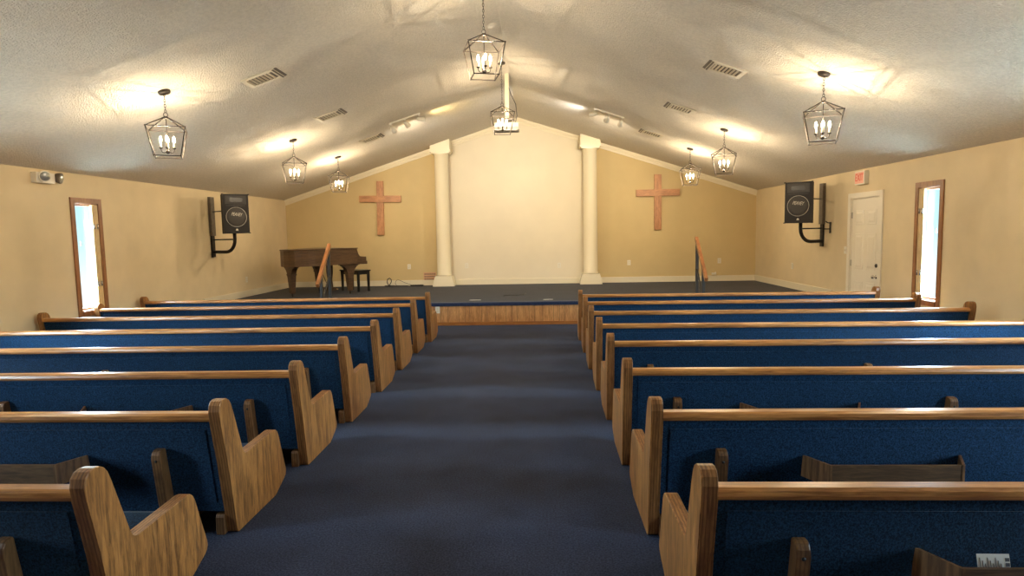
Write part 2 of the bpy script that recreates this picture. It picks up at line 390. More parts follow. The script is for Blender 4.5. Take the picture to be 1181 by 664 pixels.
# windows: casing, pane, folded shutter leaves
def window(name, side, op, shut_far=True):
    y0, y1, z0, z1 = op; s = 1 if side == 'L' else -1; xw = XL if side == 'L' else XR
    root = struct(bpy.data.objects.new(name, None)); COL.objects.link(root); root.location = (xw, (y0 + y1) / 2, 0)
    hw = (y1 - y0) / 2; c = 0.07
    mb = MB()   # local x: +s points into the room
    def bx(xa, xb, *r, **k): mb.box(min(xa * s, xb * s), max(xa * s, xb * s), *r, **k)
    bx(0, 0.018, -hw - c, -hw, z0 - c, z1 + c, bev=0.004); bx(0, 0.018, hw, hw + c, z0 - c, z1 + c, bev=0.004)
    bx(0, 0.018, -hw, hw, z1, z1 + c, bev=0.004); bx(0, 0.03, -hw, hw, z0 - c, z0, bev=0.004)
    # jamb liner
    bx(-0.068, 0.0, -hw, -hw + 0.012, z0, z1); bx(-0.068, 0.0, hw - 0.012, hw, z0, z1)
    bx(-0.068, 0.0, -hw, hw, z1 - 0.012, z1); bx(-0.068, 0.0, -hw, hw, z0, z0 + 0.012)
    struct(mb.build('window_frame', M_CASING, root))
    mb = MB()
    def bx(xa, xb, *r, **k): mb.box(min(xa * s, xb * s), max(xa * s, xb * s), *r, **k)
    bx(-0.068, -0.045, -hw + 0.012, -hw + 0.037, z0 + .012, z1 - .012); bx(-0.068, -0.045, hw - 0.037, hw - 0.012, z0 + .012, z1 - .012)
    bx(-0.068, -0.045, -hw + .037, hw - .037, z1 - .037, z1 - .012); bx(-0.068, -0.045, -hw + .037, hw - .037, z0 + .012, z0 + .037)
    struct(mb.build('sash', M_CASING, root))
    struct(MB().box(-0.06 * s - .002, -0.06 * s + .002, -hw + .03, hw - .03, z0 + .03, z1 - .03).build('pane', M_GLASS, root))
    mb = MB().box(-0.05 * s - .006, -0.05 * s + .006, -0.008, 0.008, z0 + 0.9, z0 + 0.96, bev=0.003)
    struct(mb.build('latch', M_CHROME, root)).location = (0, -hw * 0.35, 0)
    sh = struct(bpy.data.objects.new('folding_shutter', None)); COL.objects.link(sh); sh.parent = root
    yy = hw - 0.016
    for k in range(4):
        ya = yy - 0.030 * k; a = 0.07 if k % 2 else -0.07
        mb = MB().at(T(-0.0 * s, ya - 0.013, 0) @ rotz(a))
        mb.box(-0.017, 0.017, -0.010, 0.010, z0 + 0.02, z1 - 0.02, bev=0.004)
        for q in (-0.009, 0.008): mb.box(q - 0.003, q + 0.003, -0.013, 0.013, z0 + 0.06, z1 - 0.06)
        struct(mb.build('shutter_leaf', M_SHUTTER, sh))
    for z in (z0 + 0.36, z1 - 0.32):
        for k in (0, 1):
            mb = MB().box(0, 0.006, -0.016, 0.016, z - 0.035, z + 0.035, bev=0.002)
            mb.tube([(0.006, 0, z - 0.036), (0.006, 0, z + 0.036)], 0.006)
            h = struct(mb.build('hinge', M_CHROME, sh)); h.location = (0.018 * s, yy - 0.03 - 0.06 * k, 0)
            if s < 0: h.rotation_euler = (0, 0, PI)
    # daylight portal
    pl = bpy.data.lights.new('window_portal', 'AREA'); pl.shape = 'RECTANGLE'; pl.size = z1 - z0; pl.size_y = y1 - y0; pl.cycles.is_portal = True
    po = bpy.data.objects.new('window_portal', pl); COL.objects.link(po)
    po.matrix_world = T(xw - 0.075 * s, (y0 + y1) / 2, (z0 + z1) / 2) @ Matrix.Rotation(-PI / 2 * s, 4, 'Y')
    return root
window('window_1', 'L', WIN_L[0]); window('window_2', 'R', WIN_R[0])
window('window_3', 'L', WIN_L[1]); window('window_4', 'R', WIN_R[1])  # this and the next pair: unseen, widened to let in more daylight
window('window_5', 'L', WIN_L[2]); window('window_6', 'R', WIN_R[2])

# six panel door in the right wall
def door():
    y0, y1, z0, z1 = DOOR
    d = struct(bpy.data.objects.new('door_1', None)); COL.objects.link(d); d.location = (XR, (y0 + y1) / 2, 0)
    hw = (y1 - y0) / 2
    mb = MB(); c = 0.085
    mb.box(-0.02, 0, -hw - c, -hw, 0, z1 + c, bev=0.005); mb.box(-0.02, 0, hw, hw + c, 0, z1 + c, bev=0.005); mb.box(-0.02, 0, -hw, hw, z1, z1 + c, bev=0.005)
    mb.box(0, 0.16, -hw, -hw + .012, 0, z1); mb.box(0, 0.16, hw - .012, hw, 0, z1); mb.box(0, 0.16, -hw, hw, z1 - .012, z1)
    struct(mb.build('door_casing', M_DOOR, d))
    mb = MB().box(0.012, 0.052, -hw + .014, hw - .014, 0.006, z1 - .014)
    for (ya, yb) in ((-hw + 0.12, -0.05), (0.05, hw - 0.12)):
        for (za, zb) in ((0.22, 0.78), (0.98, 1.56), (1.70, 1.94)):
            # raised field inside a moulded groove
            mb.hexa([(0.012, ya, za), (0.012, yb, za), (0.012, yb, zb), (0.012, ya, zb), (0.006, ya + .006, za + .006), (0.006, yb - .006, za + .006), (0.006, yb - .006, zb - .006), (0.006, ya + .006, zb - .006)])
            mb.hexa([(0.0062, ya + .03, za + .03), (0.0062, yb - .03, za + .03), (0.0062, yb - .03, zb - .03), (0.0062, ya + .03, zb - .03), (-0.003, ya + .06, za + .06), (-0.003, yb - .06, za + .06), (-0.003, yb - .06, zb - .06), (-0.003, ya + .06, zb - .06)])
    lf = struct(mb.build('door_leaf', M_DOOR, d))
    R = Matrix.Rotation(-PI / 2, 4, 'Y')
    mb = MB().lathe([(0.033, 0), (0.033, 0.006), (0.012, 0.012), (0.012, 0.035), (0.028, 0.045), (0.03, 0.06), (0.02, 0.07), (0, 0.072)], 16, (0.012, -hw + 0.085, 0.885), M=R)
    struct(mb.build('door_knob', M_CHROME, lf))
    mb = MB().lathe([(0.03, 0), (0.03, 0.012), (0.02, 0.02), (0, 0.02)], 16, (0.012, -hw + 0.085, 1.06), M=R)
    struct(mb.build('deadbolt', M_BRONZE, lf))
    for z in (0.25, 1.07, 1.86):
        struct(MB().box(-0.004, 0.014, hw - 0.028, hw - 0.008, z - 0.05, z + 0.05, bev=0.002).build('hinge', M_CHROME, lf))
door()

# ================================================================== COLUMNS
def column(x, label):
    y = YF - 0.225
    c = thing('column', label, 'column', (x, y, ZS), 0, 'columns beside the centre wall panel')
    mb = MB()
    mb.hexa([(-.262, -.2, 0), (.262, -.2, 0), (.262, .2, 0), (-.262, .2, 0), (-.255, -.195, .09), (.255, -.195, .09), (.255, .195, .09), (-.255, .195, .09)], bev=0.006)
    mb.hexa([(-.25, -.19, .09), (.25, -.19, .09), (.25, .19, .09), (-.25, .19, .09), (-.205, -.175, .25), (.205, -.175, .25), (.205, .175, .25), (-.205, .175, .25)], bev=0.006)
    mb.build('base', M_COLUMN, c)
    ztop = (ceil_z(x - .24) if x < XP else ceil_z(x + .24)) - ZS - .10
    mb = MB().lathe([(.185, .25), (.185, .28), (.172, .3), (.17, 1.2), (.163, ztop - .12), (.18, ztop - .1), (.18, ztop - .07)], 32)
    mb.build('shaft', M_COLUMN, c)
    za, zb = ceil_z(x - .235) - ZS, ceil_z(x + .235) - ZS
    mb = MB().box(-.215, .215, -.19, .19, ztop - .08, ztop - .045, bev=.004).box(-.25, .25, -.205, .205, ztop - .048, ztop + .0, bev=.008)
    mb.prism([(-.235, ztop - .005), (.235, ztop - .005), (.235, zb), (-.235, za)], 'y', -.2, .2)
    mb.build('capital', M_COLUMN, c)
column(CL, 'round ivory column to the left of the pale centre wall')
column(CR, 'round ivory column to the right of the pale centre wall')

# ================================================================== PEWS
END_PROFILE = [(.092, 0), (.078, .012), (.05, .2), (.01, .45), (-.038, .68), (-.046, .735), (-.038, .768), (-.018, .788), (.008, .794), (.04, .79),
               (.066, .775), (.084, .752), (.1, .705), (.185, .445), (.196, .426), (.214, .414), (.236, .413), (.60, .427), (.628, .421), (.648, .405), (.662, .375),
               (.748, .125), (.752, .098), (.742, .075), (.72, .06), (.60, .012), (.58, 0)]
SUP_PROFILE = [(.012, 0), (-.046, .47), (-.046, .495), (-.036, .512), (-.02, .52), (.03, .52), (.05, .50), (.12, .27), (.52, .25), (.58, .2), (.60, 0)]
def back_y(z): return -.016 + .085 * (.675 - z) / .545
def make_pew(L, s, label, group):
    """s=+1: the pew runs to +x from its aisle end, s=-1: to -x. Origin on the floor under the aisle end's top."""
    p = thing('pew', label, 'pew', group=group)
    X = lambda a: a * s
    def bx(mb, a, b, *r, **k): return mb.box(min(a * s, b * s), max(a * s, b * s), *r, **k)
    TH = .062
    for a, b in ((0, TH), (L - TH, L)):
        MB().prism(END_PROFILE, 'x', min(X(a), X(b)), max(X(a), X(b)), 0, rim=1, bev=.004).build('end_panel', [M_OAK, M_OAKEDGE], p)
    a, b = sorted((X(TH), X(L - TH)))
    MB().prism([(-.034, .68), (-.038, .695), (-.034, .712), (-.02, .722), (.03, .722), (.045, .712), (.048, .68), (.0, .674)], 'x', a, b, smooth=False).build('top_rail', M_RAIL, p)
    # upholstered back: slab with a raised field and piped seam on its rear face
    mb = MB()
    def slab(xa, xb, za, zb, off, th):
        ya, yb = back_y(za), back_y(zb)
        mb.hexa([(xa, ya + off, za), (xb, ya + off, za), (xb, ya + th, za), (xa, ya + th, za), (xa, yb + off, zb), (xb, yb + off, zb), (xb, yb + th, zb), (xa, yb + th, zb)], bev=.004)
    slab(a, b, .13, .678, 0, .06)
    slab(a + .042, b - .042, .185, .628, -.004, .01)
    slab(a + .01, b - .01, .3, .66, .05, .10)
    mb.build('backrest', M_BLUE, p)
    MB().prism([(.13, .26), (.60, .245), (.64, .255), (.655, .29), (.645, .325), (.60, .338), (.14, .325)], 'x', a + .004, b - .004).build('seat_cushion', M_BLUE, p)
    MB().box(a, b, .12, .615, .225, .25, bev=.004).build('seat_board', M_DARKOAK, p)
    for e in (0, 1):
        xa, xb = (TH, TH + .05) if not e else (L - TH - .05, L - TH)
        MB().prism([(.05, 0), (.05, .10), (.06, .115), (.30, .115), (.32, 0)], 'x', min(X(xa), X(xb)), max(X(xa), X(xb)), bev=.004).build('foot_block', M_SUPPORT, p)
    for c in (.37, 2.18, L - .42):
        sp = MB().prism(SUP_PROFILE, 'x', X(c) - .026, X(c) + .026, 0, bev=.006).build('support_panel', M_SUPPORT, p)
        sc = MB().lathe([(.008, 0), (.008, .003), (0, .005)], 10, (X(c), -.0445, .462), M=Matrix.Rotation(PI / 2, 4, 'X'))
        sc.build('screw', M_IRON, sp)
    for c in (1.2, (2.18 + L - .42) / 2):
        w = .315; mb = MB().at(T(X(c), 0, 0))
        mb.box(-w, w, -.128, -.114, .362, .474, bev=.003)
        mb.box(-w, w, -.12, .03, .364, .376)
        rk = mb.build('book_rack', M_DARKOAK, p)
        for e in (-1, 1):
            mb = MB().at(T(X(c), 0, 0)); q = e * w; o = e * .075; t = e * .014
            mb.hexa([(q, -.13, .36), (q + t, -.13, .36), (q + o + t, .026, .36), (q + o, .026, .36), (q, -.13, .477), (q + t, -.13, .477), (q + o + t, .014, .477), (q + o, .014, .477)])
            mb.build('rack_end', M_SUPPORT, rk)
    return p
ORD = ['nearest the camera', 'second nearest the camera', 'third nearest the camera', 'fourth from the camera', 'fourth from the stage', 'third from the stage', 'second from the stage', 'nearest the stage']
LXY = [(-1.734, 2.22), (-1.742, 3.215), (-1.722, 4.23), (-1.714, 5.262), (-1.721, 6.32), (-1.738, 7.378), (-1.752, 8.45), (-1.715, 9.36)]
LROT = [0, -.2, .5, .6, .5, .35, 1.3, .9]
RXY = [(.573, 2.24), (.563, 3.195), (.558, 4.215), (.563, 5.285), (.564, 6.31), (.565, 7.33), (.571, 8.37), (.569, 9.36)]
RROT = [0, 0, -.8, -1, -1.5, -1.3, -1.5, -1.8]
for side, xy, rot, L, s, g in (('left', LXY, LROT, 4.52, -1, 'pews left of the aisle'), ('right', RXY, RROT, 4.385, 1, 'pews right of the aisle')):
    proto = make_pew(L, s, '', g)
    for k in range(8):
        o = proto if k == 0 else copy_tree(proto)
        o.location = (*xy[k], 0); o.rotation_euler = (0, 0, math.radians(rot[k]))
        o['label'] = 'oak pew with blue fabric back, %s, on the %s of the aisle' % (ORD[k], side)
# printed card standing in the rack of the nearest right-hand pew
cd = thing('card', 'white printed card in the book rack of the nearest right-hand pew', 'card', (1.592, 2.145, .378))
mc = Matrix.Rotation(math.radians(-14), 4, 'X')
mb = MB().at(mc); mb.box(-.056, .056, -.0012, .0012, 0, .122); mb.build('card_sheet', M_PAPER, cd)
mb = MB().at(mc)
for k in range(9): mb.box(-.048 + k * .009, -.046 + k * .009, -.0022, -.0012, .02, .11 - .01 * (k % 3))
for k in range(6): mb.box(.040, .054, -.0022, -.0012, .012 + k * .017, .024 + k * .017)
mb.build('print', M_INK, cd)

# ================================================================== PENDANT LANTERNS
BULB_LIGHT = bpy.data.lights.new('bulb_light', 'POINT'); BULB_LIGHT.energy = BULB_W; BULB_LIGHT.shadow_soft_size = .004; BULB_LIGHT.color = (1, .80, .53)
def make_lantern(kind):
    """origin: the top of the cage; kind: 'left' / 'right' slope canopy or 'ridge'"""
    t = thing('pendant_lantern', '', 'pendant light')
    drop = {'left': .275, 'right': .29, 'ridge': .685}[kind]
    tilt = {'left': -math.atan(SLL), 'right': math.atan(SLR), 'ridge': 0}[kind]
    mb = MB().lathe([(0, -.03), (.045, -.03), (.062, -.022), (.065, -.004), (.065, .001)], 24, (0, 0, drop), M=Matrix.Rotation(tilt, 4, 'Y'))
    mb.build('canopy', M_BRONZE, t)
    mb = MB(); z = .045; k = 0
    mb.tube([(.02 * math.cos(a), 0, .022 + .024 * math.sin(a)) for a in [2 * PI * i / 12 for i in range(12)]], .0035, 6, closed=True)
    while z < drop - .012:
        h = .019; c = z + h * .8
        mb.tube([((.009 * math.cos(a)) * (1 - k % 2), (.009 * math.cos(a)) * (k % 2), c + h * math.sin(a)) for a in [2 * PI * i / 8 for i in range(8)]], .0028, 5, closed=True)
        z += h * 1.52; k += 1
    mb.build('chain', M_BRONZE, t)
    mb = MB(); r = .0068; zs, zb = -.128, -.435; S2, B2 = .19, .13
    cs = [(1, 1), (-1, 1), (-1, -1), (1, -1)]
    mb.lathe([(0, -.022), (.026, -.02), (.03, -.008), (.02, .002), (0, .003)], 12)
    for i in range(4):
        a, b = cs[i], cs[(i + 1) % 4]
        A = (a[0] * S2, a[1] * S2, zs); B = (b[0] * S2, b[1] * S2, zs); C = (a[0] * B2, a[1] * B2, zb); D = (b[0] * B2, b[1] * B2, zb)
        mb.tube([A, B], r, 4); mb.tube([C, D], r, 4); mb.tube([A, C], r, 4); mb.tube([A, (a[0] * .016, a[1] * .016, -.008)], r, 4)
        mb.box(A[0] - r, A[0] + r, A[1] - r, A[1] + r, zs - r, zs + r); mb.box(C[0] - r, C[0] + r, C[1] - r, C[1] + r, zb - r, zb + r)
    mb.build('cage', M_BRONZE, t)
    mb = MB().tube([(0, 0, -.01), (0, 0, -.36)], .0045, 6)
    mb.lathe([(0, -.405), (.012, -.4), (.024, -.39), (.02, -.37), (.008, -.355), (0, -.35)], 10)
    for i in range(4):
        a = PI / 2 * i; c, s_ = math.cos(a), math.sin(a)
        mb.tube([(c * q, s_ * q, zz) for q, zz in ((.015, -.38), (.035, -.39), (.055, -.385), (.064, -.365), (.065, -.345))], .0042, 6)
        mb.lathe([(0, -.35), (.014, -.348), (.02, -.34), (.02, -.337), (0, -.337)], 10, (c * .065, s_ * .065, 0))
    mb.build('candelabra', M_BRONZE, t)
    for i in range(4):
        a = PI / 2 * i; c, s_ = math.cos(a) * .065, math.sin(a) * .065
        cn = MB().lathe([(.0095, -.337), (.0095, -.275), (.006, -.272)], 10, (c, s_, 0)).build('candle', M_CANDLE, t)
        MB().lathe([(.006, -.272), (.0095, -.264), (.0118, -.252), (.0105, -.236), (.006, -.222), (0, -.212)], 8, (c, s_, 0)).build('bulb', M_BULB, cn)
        lo = bpy.data.objects.new('bulb_light', BULB_LIGHT); COL.objects.link(lo); lo.parent = cn; lo.location = (c, s_, -.245)
    return t
LROWS = [6.75, 10.3, 12.6]
LT = make_lantern('left'); RT = make_lantern('right'); GT = make_lantern('ridge')
def put(o, x, y, z, rz, label, group): o.location = (x, y, z); o.rotation_euler = (0, 0, rz); o['label'] = label; o['group'] = group
XLN, XRN = -4.105, 3.035
# the canopy of a sloped lantern must follow its slope: keep yaw of the cage on the cage parts only
def spin(root, rz):
    for ch in [c for c in S.objects if c.parent == root and not c.name.startswith('canopy')]: ch.rotation_euler = (0, 0, rz)
PLACE = ['largest and nearest', 'middle', 'farthest and smallest']
for k, y in enumerate(LROWS):
    o = LT if k == 0 else copy_tree(LT)
    put(o, XLN, y, ceil_z(XLN) - .275, 0, 'lit cage pendant lantern, %s of the row on the left ceiling slope' % PLACE[k], 'lanterns on the left ceiling slope'); spin(o, math.radians((28, 24, 12)[k]))
    o = RT if k == 0 else copy_tree(RT)
    put(o, XRN, y + .1, ceil_z(XRN) - .29, 0, 'lit cage pendant lantern, %s of the row on the right ceiling slope' % PLACE[k], 'lanterns on the right ceiling slope'); spin(o, math.radians((-22, -18, -8)[k]))
o = copy_tree(LT); put(o, XLN, 3.1, ceil_z(XLN) - .275, 0, 'lit cage pendant lantern above the near left pews, over the top of the picture', 'lanterns on the left ceiling slope')  # unseen pair read off the pew shadows, put in to supply light
o = copy_tree(RT); put(o, XRN, 3.2, ceil_z(XRN) - .29, 0, 'lit cage pendant lantern above the near right pews, over the top of the picture', 'lanterns on the right ceiling slope')
put(GT, -.555, 6.6, ceil_z(-.555) - .685, 0, 'lit cage pendant lantern on long chain, nearer of the two under the ridge', 'lanterns under the ridge'); spin(GT, math.radians(14))
o = copy_tree(GT); put(o, -.585, 10.2, ceil_z(-.585) - .685, 0, 'lit cage pendant lantern on long chain, farther under the ridge before the projector', 'lanterns under the ridge'); spin(o, math.radians(6))

# ================================================================== CEILING FITTINGS
def slope_frame(x, y):
    a = -math.atan(SLL) if x < XP else math.atan(SLR)
    return T(x, y, ceil_z(x)) @ Matrix.Rotation(a, 4, 'Y')
def make_vent(s):
    """local: x along the slope, z out of the ceiling (down is -z); s=+1 when the ridge lies to +x"""
    v = thing('ceiling_vent', '', 'air vent')
    a, b, f = .215, .165, .05
    mb = MB()
    for r in ((-a, a, -b, -b + f), (-a, a, b - f, b), (-a, -a + f, -b + f, b - f), (a - f, a, -b + f, b - f)): mb.box(*r, -.012, .002, bev=.003)
    mb.build('frame', M_VENT, v)
    mb = MB().box(-a + f, a - f, -b + f, b - f, -.003, .002); mb.build('duct_shade', M_VENTDARK, v)  # flat dark sheet standing for the shade inside the opening
    for k in range(7):
        x = -a + f + .018 + k * .044
        mb = MB().at(T(x, 0, -.008) @ Matrix.Rotation(-.75 * s, 4, 'Y')); mb.box(-.015, .015, -b + f, b - f, -.0012, .0012); mb.build('slat', M_VENT, v)
    mb = MB().at(T(s * (a + .005), 0, -.004) @ Matrix.Rotation(-s * .3, 4, 'Y')); mb.box(-.035, .035, -b, b, -.004, .002, bev=.001); mb.build('deflector', M_VENTDARK, v)
    return v
vl, vr = make_vent(1), make_vent(-1)
for src, pts, side in ((vl, ((-3.268, 7.37), (-3.262, 9.71), (-3.266, 12.09)), 'left'), (vr, ((2.235, 7.62), (2.22, 9.94), (2.21, 12.39)), 'right')):
    for k, (x, y) in enumerate(pts):
        o = src if k == 0 else copy_tree(src)
        o.matrix_world = slope_frame(x, y)
        o['label'] = 'cream ceiling air vent, %s of three on the %s ceiling slope' % (('nearest', 'middle', 'farthest')[k], side); o['group'] = 'vents on the %s ceiling slope' % side
sd = MB().lathe([(0, -.03), (.04, -.03), (.062, -.02), (.066, 0)], 24).build('smoke_detector', M_WHITE)
sd.matrix_world = slope_frame(-.60, 8.37); tag(sd, 'white round smoke detector on the ceiling beside the ridge', 'smoke detector')

# track lights
def track_light(x0, x1, y, aims, label, cols):
    xm = (x0 + x1) / 2
    fr = slope_frame(xm, y)
    t = thing('track_light', label, 'track light'); t.matrix_world = fr
    h = abs(x1 - x0) / 2 / math.cos(math.atan(SLL))
    MB().box(-h - .03, h + .03, -.017, .017, -.022, .001, bev=.003).build('track', M_WHITE, t)
    for k in range(3):
        lx = (-h, 0, h)[k]
        p = Vector((lx, 0, -.115)); aim = fr.inverted() @ Vector(aims[k]); d = (aim - p).normalized()
        mb = MB().tube([(lx, 0, -.02), (lx, 0, -.075), tuple(p)], .007, 8)
        mb.box(lx - .02, lx + .02, -.014, .014, -.034, -.018)
        Rm = d.to_track_quat('Z', 'Y').to_matrix().to_4x4()
        mb.lathe([(.0, -.07), (.026, -.066), (.034, -.045), (.05, .05), (.055, .075), (.049, .075), (.042, .03), (0, .028)], 16, tuple(p), M=Rm)
        hd = mb.build('lamp_head', M_WHITE, t)
        MB().lathe([(.0, .034), (.034, .034), (.03, .04), (0, .046)], 12, tuple(p), M=Rm).build('lamp_lens', MATS[cols[k]], hd)
        li = bpy.data.lights.new('track_spot', 'SPOT'); li.energy = TRACK_W * .7 if abs(aims[k][1] - 13.6) < .01 else TRACK_W * .8; li.spot_size = math.radians(95); li.spot_blend = .9; li.shadow_soft_size = .03
        li.color = ((1, .74, .34) if abs(aims[k][1] - 13.6) < .01 else (1, .86, .66)) if cols[k] == 'lens_warm' else (1, .96, .9)
        lo = bpy.data.objects.new('track_spot', li); COL.objects.link(lo); lo.parent = hd
        lo.matrix_local = Matrix.Translation(p + d * .085) @ (-d).to_track_quat('Z', 'Y').to_matrix().to_4x4()
glow('lens_warm', (1, .7, .3), 25); glow('lens_white', (1, .93, .82), 25)
track_light(-2.72, -2.2, 11.45, [(-2.2, 15.1, 2.4), (-1.6, 15.1, 2.6), (.3, 13.6, 3.85)], 'white three-headed track light on the left ceiling slope near the column', ['lens_warm'] * 3)
track_light(1.06, 1.56, 11.7, [(-1.2, 13.6, 3.85), (.6, 15.1, 2.6), (1.2, 15.1, 2.4)], 'white three-headed track light on the right ceiling slope near the column', ['lens_white', 'lens_warm', 'lens_warm'])

# projector on its pole below the ridge
pj = thing('projector', 'white ceiling projector hanging on a pole from the ridge before the stage', 'projector', (-.56, 10.96, 3.45))
zt = ceil_z(-.53) - 3.45
MB().box(-.015, .055, -.035, .035, .22, zt + .005, bev=.004).build('pole', M_TRIM, pj)
MB().box(-.10, .14, -.10, .10, .175, .2, bev=.004).tube([(-.08, -.07, .12), (-.08, -.07, .18)], .008).tube([(.12, -.07, .12), (.12, -.07, .18)], .008).tube([(-.08, .07, .12), (-.08, .07, .18)], .008).tube([(.12, .07, .12), (.12, .07, .18)], .008).box(-.015, .055, -.035, .035, .19, .23).build('mount', M_PROJD, pj)
bd = MB().box(-.20, .22, -.15, .15, .0, .125, bev=.015).build('body', M_PROJ, pj)
MB().box(-.18, .20, -.13, .13, -.008, .002, bev=.002).box(-.205, .225, -.155, -.1, .01, .05, bev=.006).build('underside', M_PROJD, pj)
MB().lathe([(.04, 0), (.04, .03), (.03, .03), (.025, .012), (0, .015)], 16, (.1, .15, .065), M=Matrix.Rotation(-PI / 2, 4, 'X')).build('lens', M_BLACK, bd)
MB().tube([(.05, -.02, .75), (.09, -.05, .62), (.17, -.06, .45), (.19, -.06, .25), (.16, -.06, .13)], .006, 6).build('cable', M_GREYMETAL, pj)

# ================================================================== CROSSES
def cross(x, z, rz, label):
    c = thing('wall_cross', label, 'cross', (x, YF, z)); c.rotation_euler = (0, rz, 0)
    MB().box(-.083, .083, -.055, -.001, -.66, .66, bev=.006).build('upright', M_CROSS, c)
    MB().box(-.515, .515, -.062, -.004, .145, .305, bev=.006).build('crossbar', M_CROSSARM, c)
cross(-3.923, 2.35, .016, 'large plain wooden cross on the golden wall above the piano')
cross(2.85, 2.355, 0, 'large plain wooden cross on the golden wall right of the columns')

# ================================================================== SPEAKERS AND THEIR BRACKETS
def speaker(x, y, z, rz, side):
    t = thing('loudspeaker', 'black loudspeaker with round grille on the %s wall bracket' % side, 'loudspeaker', (x, y, z), rz, 'wall loudspeakers')
    w, d, h = .225, .36, .72   # front face is local -y
    mb = MB().hexa([(-w, -.18, 0), (w, -.18, 0), (w - .06, .18, 0), (-w + .06, .18, 0), (-w, -.18, h), (w, -.18, h), (w - .06, .18, h), (-w + .06, .18, h)], bev=.012)
    for px in (-w, w):
        for pz in (0, h): mb.box(px - .014, px + .014, -.195, -.16, pz - .014 if pz else -.004, pz + .004 if pz else .014, bev=.004)
    cab = mb.build('cabinet', M_SPK, t)
    MB().box(-.165, .165, -.19, -.178, .55, .675, bev=.004).box(-.185, .185, -.187, -.178, .535, .69, bev=.004).build('horn', M_GRILLE, t)
    MB().box(-.11, .11, -.1925, -.189, .575, .65, bev=.003).build('horn_mouth', M_BLACK, t)
    MB().box(-.17, .16, -.186, -.179, .503, .516).build('name_strip', M_GREYMETAL, t)
    R = Matrix.Rotation(PI / 2, 4, 'X')
    MB().lathe([(0, 0), (.172, 0), (.172, .006), (.12, .012), (0, .016)], 40, (0, -.178, .3), M=R).build('grille', M_GRILLE, t)
    MB().tube([(.178 * math.cos(a), -.186, .3 + .178 * math.sin(a)) for a in [2 * PI * i / 48 for i in range(48)]], .005, 6, closed=True).build('grille_ring', M_SILVER, t)
    text_mesh('logo', 'PEAVEY', .088, M_WHITE, t, T(0, -.194, .345) @ Matrix.Rotation(.1, 4, 'Y') @ Matrix.Rotation(PI / 2, 4, 'X'), shear=.35, sx=.62)
    mb = MB().prism([(-.022, .05), (.022, .05), (.013, .085), (-.013, .085)], 'y', -.186, -.179); mb.build('badge', M_WHITE, t)
    return t
def bracket(xw, y, s, spk, side):
    """s=+1 on the left wall (arm points to +x)"""
    t = thing('speaker_bracket', 'black curved iron arm with upright plate holding the %s loudspeaker' % side, 'wall bracket', (xw, y, 0), 0, 'speaker brackets')
    def bx(mb, a, b, *r, **k): return mb.box(min(a * s, b * s), max(a * s, b * s), *r, **k)
    bx(MB(), 0, .05, -.07, .07, 1.73, 2.47, bev=.006).build('mounting_board', M_GREYPLATE, t)
    bx(MB(), 0, .03, -.055, .055, 1.32, 1.74, bev=.004).build('wall_plate', M_IRON, t)
    ax = abs(spk[0] - xw); dy = spk[1] - y; zt = spk[2]
    pts = [(.02 * s, 0, 1.42), (ax * .3 * s, dy * .3, 1.42)]
    R_ = .24; cx = ax - R_
    pts = [(.02 * s, 0, 1.42), (max(.05, cx) * s, dy * max(.05, cx) / ax, 1.42)] + [((cx + R_ * math.sin(a)) * s, dy * (cx + R_ * math.sin(a)) / ax, 1.42 + R_ * (1 - math.cos(a))) for a in [PI / 2 * i / 6 for i in range(1, 7)]] + [(ax * s, dy, zt + .002)]
    MB().tube(pts, .031, 12).build('curved_arm', M_IRON, t)
    MB().tube([(.02 * s, 0, 1.655), (ax * s, dy, 1.655)], .012, 8).build('strut', M_IRON, t)
    MB().tube([(.04 * s, 0, 2.19), (ax * .6 * s, dy * .6, 2.19)], .010, 6).build('stay', M_IRON, t)
LS = (-5.70, 11.30, 1.765); RS = (4.66, 11.30, 1.755)
speaker(*LS, math.radians(42), 'left'); bracket(XL, 11.62, 1, LS, 'left')
speaker(*RS, math.radians(-37), 'right'); bracket(XR, 11.62, -1, RS, 'right')
mb = MB().box(-.012, 0, -.025, .025, 1.565, 1.765, bev=.003).box(-.11, -.008, -.01, .01, 1.63, 1.65, bev=.003).tube([(-.006, 0, 1.745), (-.06, 0, 1.755), (-.085, 0, 1.78)], .01, 8)
tag(mb.build('wall_hook', M_IRON, None, (XR, 11.33, 0)), 'small black iron hook bracket on the wall left of the door', 'wall hook')

# ================================================================== PIANO AND BENCH
pn = thing('grand_piano', 'dark brown baby grand piano with closed lid on the left of the stage', 'piano', (-4.57, 13.70, ZS), math.radians(141.2))
OUT = [(-.74, -.02), (-.74, .5), (-.74, 1.0), (-.725, 1.15), (-.68, 1.28), (-.6, 1.38), (-.48, 1.45), (-.34, 1.475), (-.2, 1.46), (-.06, 1.40), (.05, 1.31), (.12, 1.2), (.165, 1.08), (.21, .96), (.28, .85), (.38, .76), (.5, .69), (.61, .62), (.69, .53), (.73, .42), (.74, .3), (.74, -.02)]
mb = MB(); mb.prism(OUT, 'z', .65, .975, smooth=False); mb.build('case', M_MAHOG, pn)
mb = MB(); mb.prism([(x * 1.018, y * 1.012 + (-.01 if y < 0 else 0)) for x, y in OUT], 'z', .98, 1.0, bev=.005); mb.build('lid', M_MAHOG, pn)
MB().box(-.74, .74, -.27, .0, .64, .705, bev=.006).build('keybed', M_MAHOG, pn)
for sx in (-1, 1):
    xa, xb = sorted((sx * .74, sx * .655))
    MB().prism([(-.25, .70), (.0, .70), (.0, .95), (-.03, .93), (-.045, .86), (-.08, .81), (-.25, .80)], 'x', xa, xb, bev=.005).build('key_block', M_MAHOG, pn)
MB().box(-.655, .655, -.03, .0, .70, .96).build('fallboard', M_MAHOG, pn)
kb = MB()
for k in range(52): kb.box(-.65 + k * .025 + .0006, -.65 + (k + 1) * .025 - .0006, -.20, -.035, .705, .735)
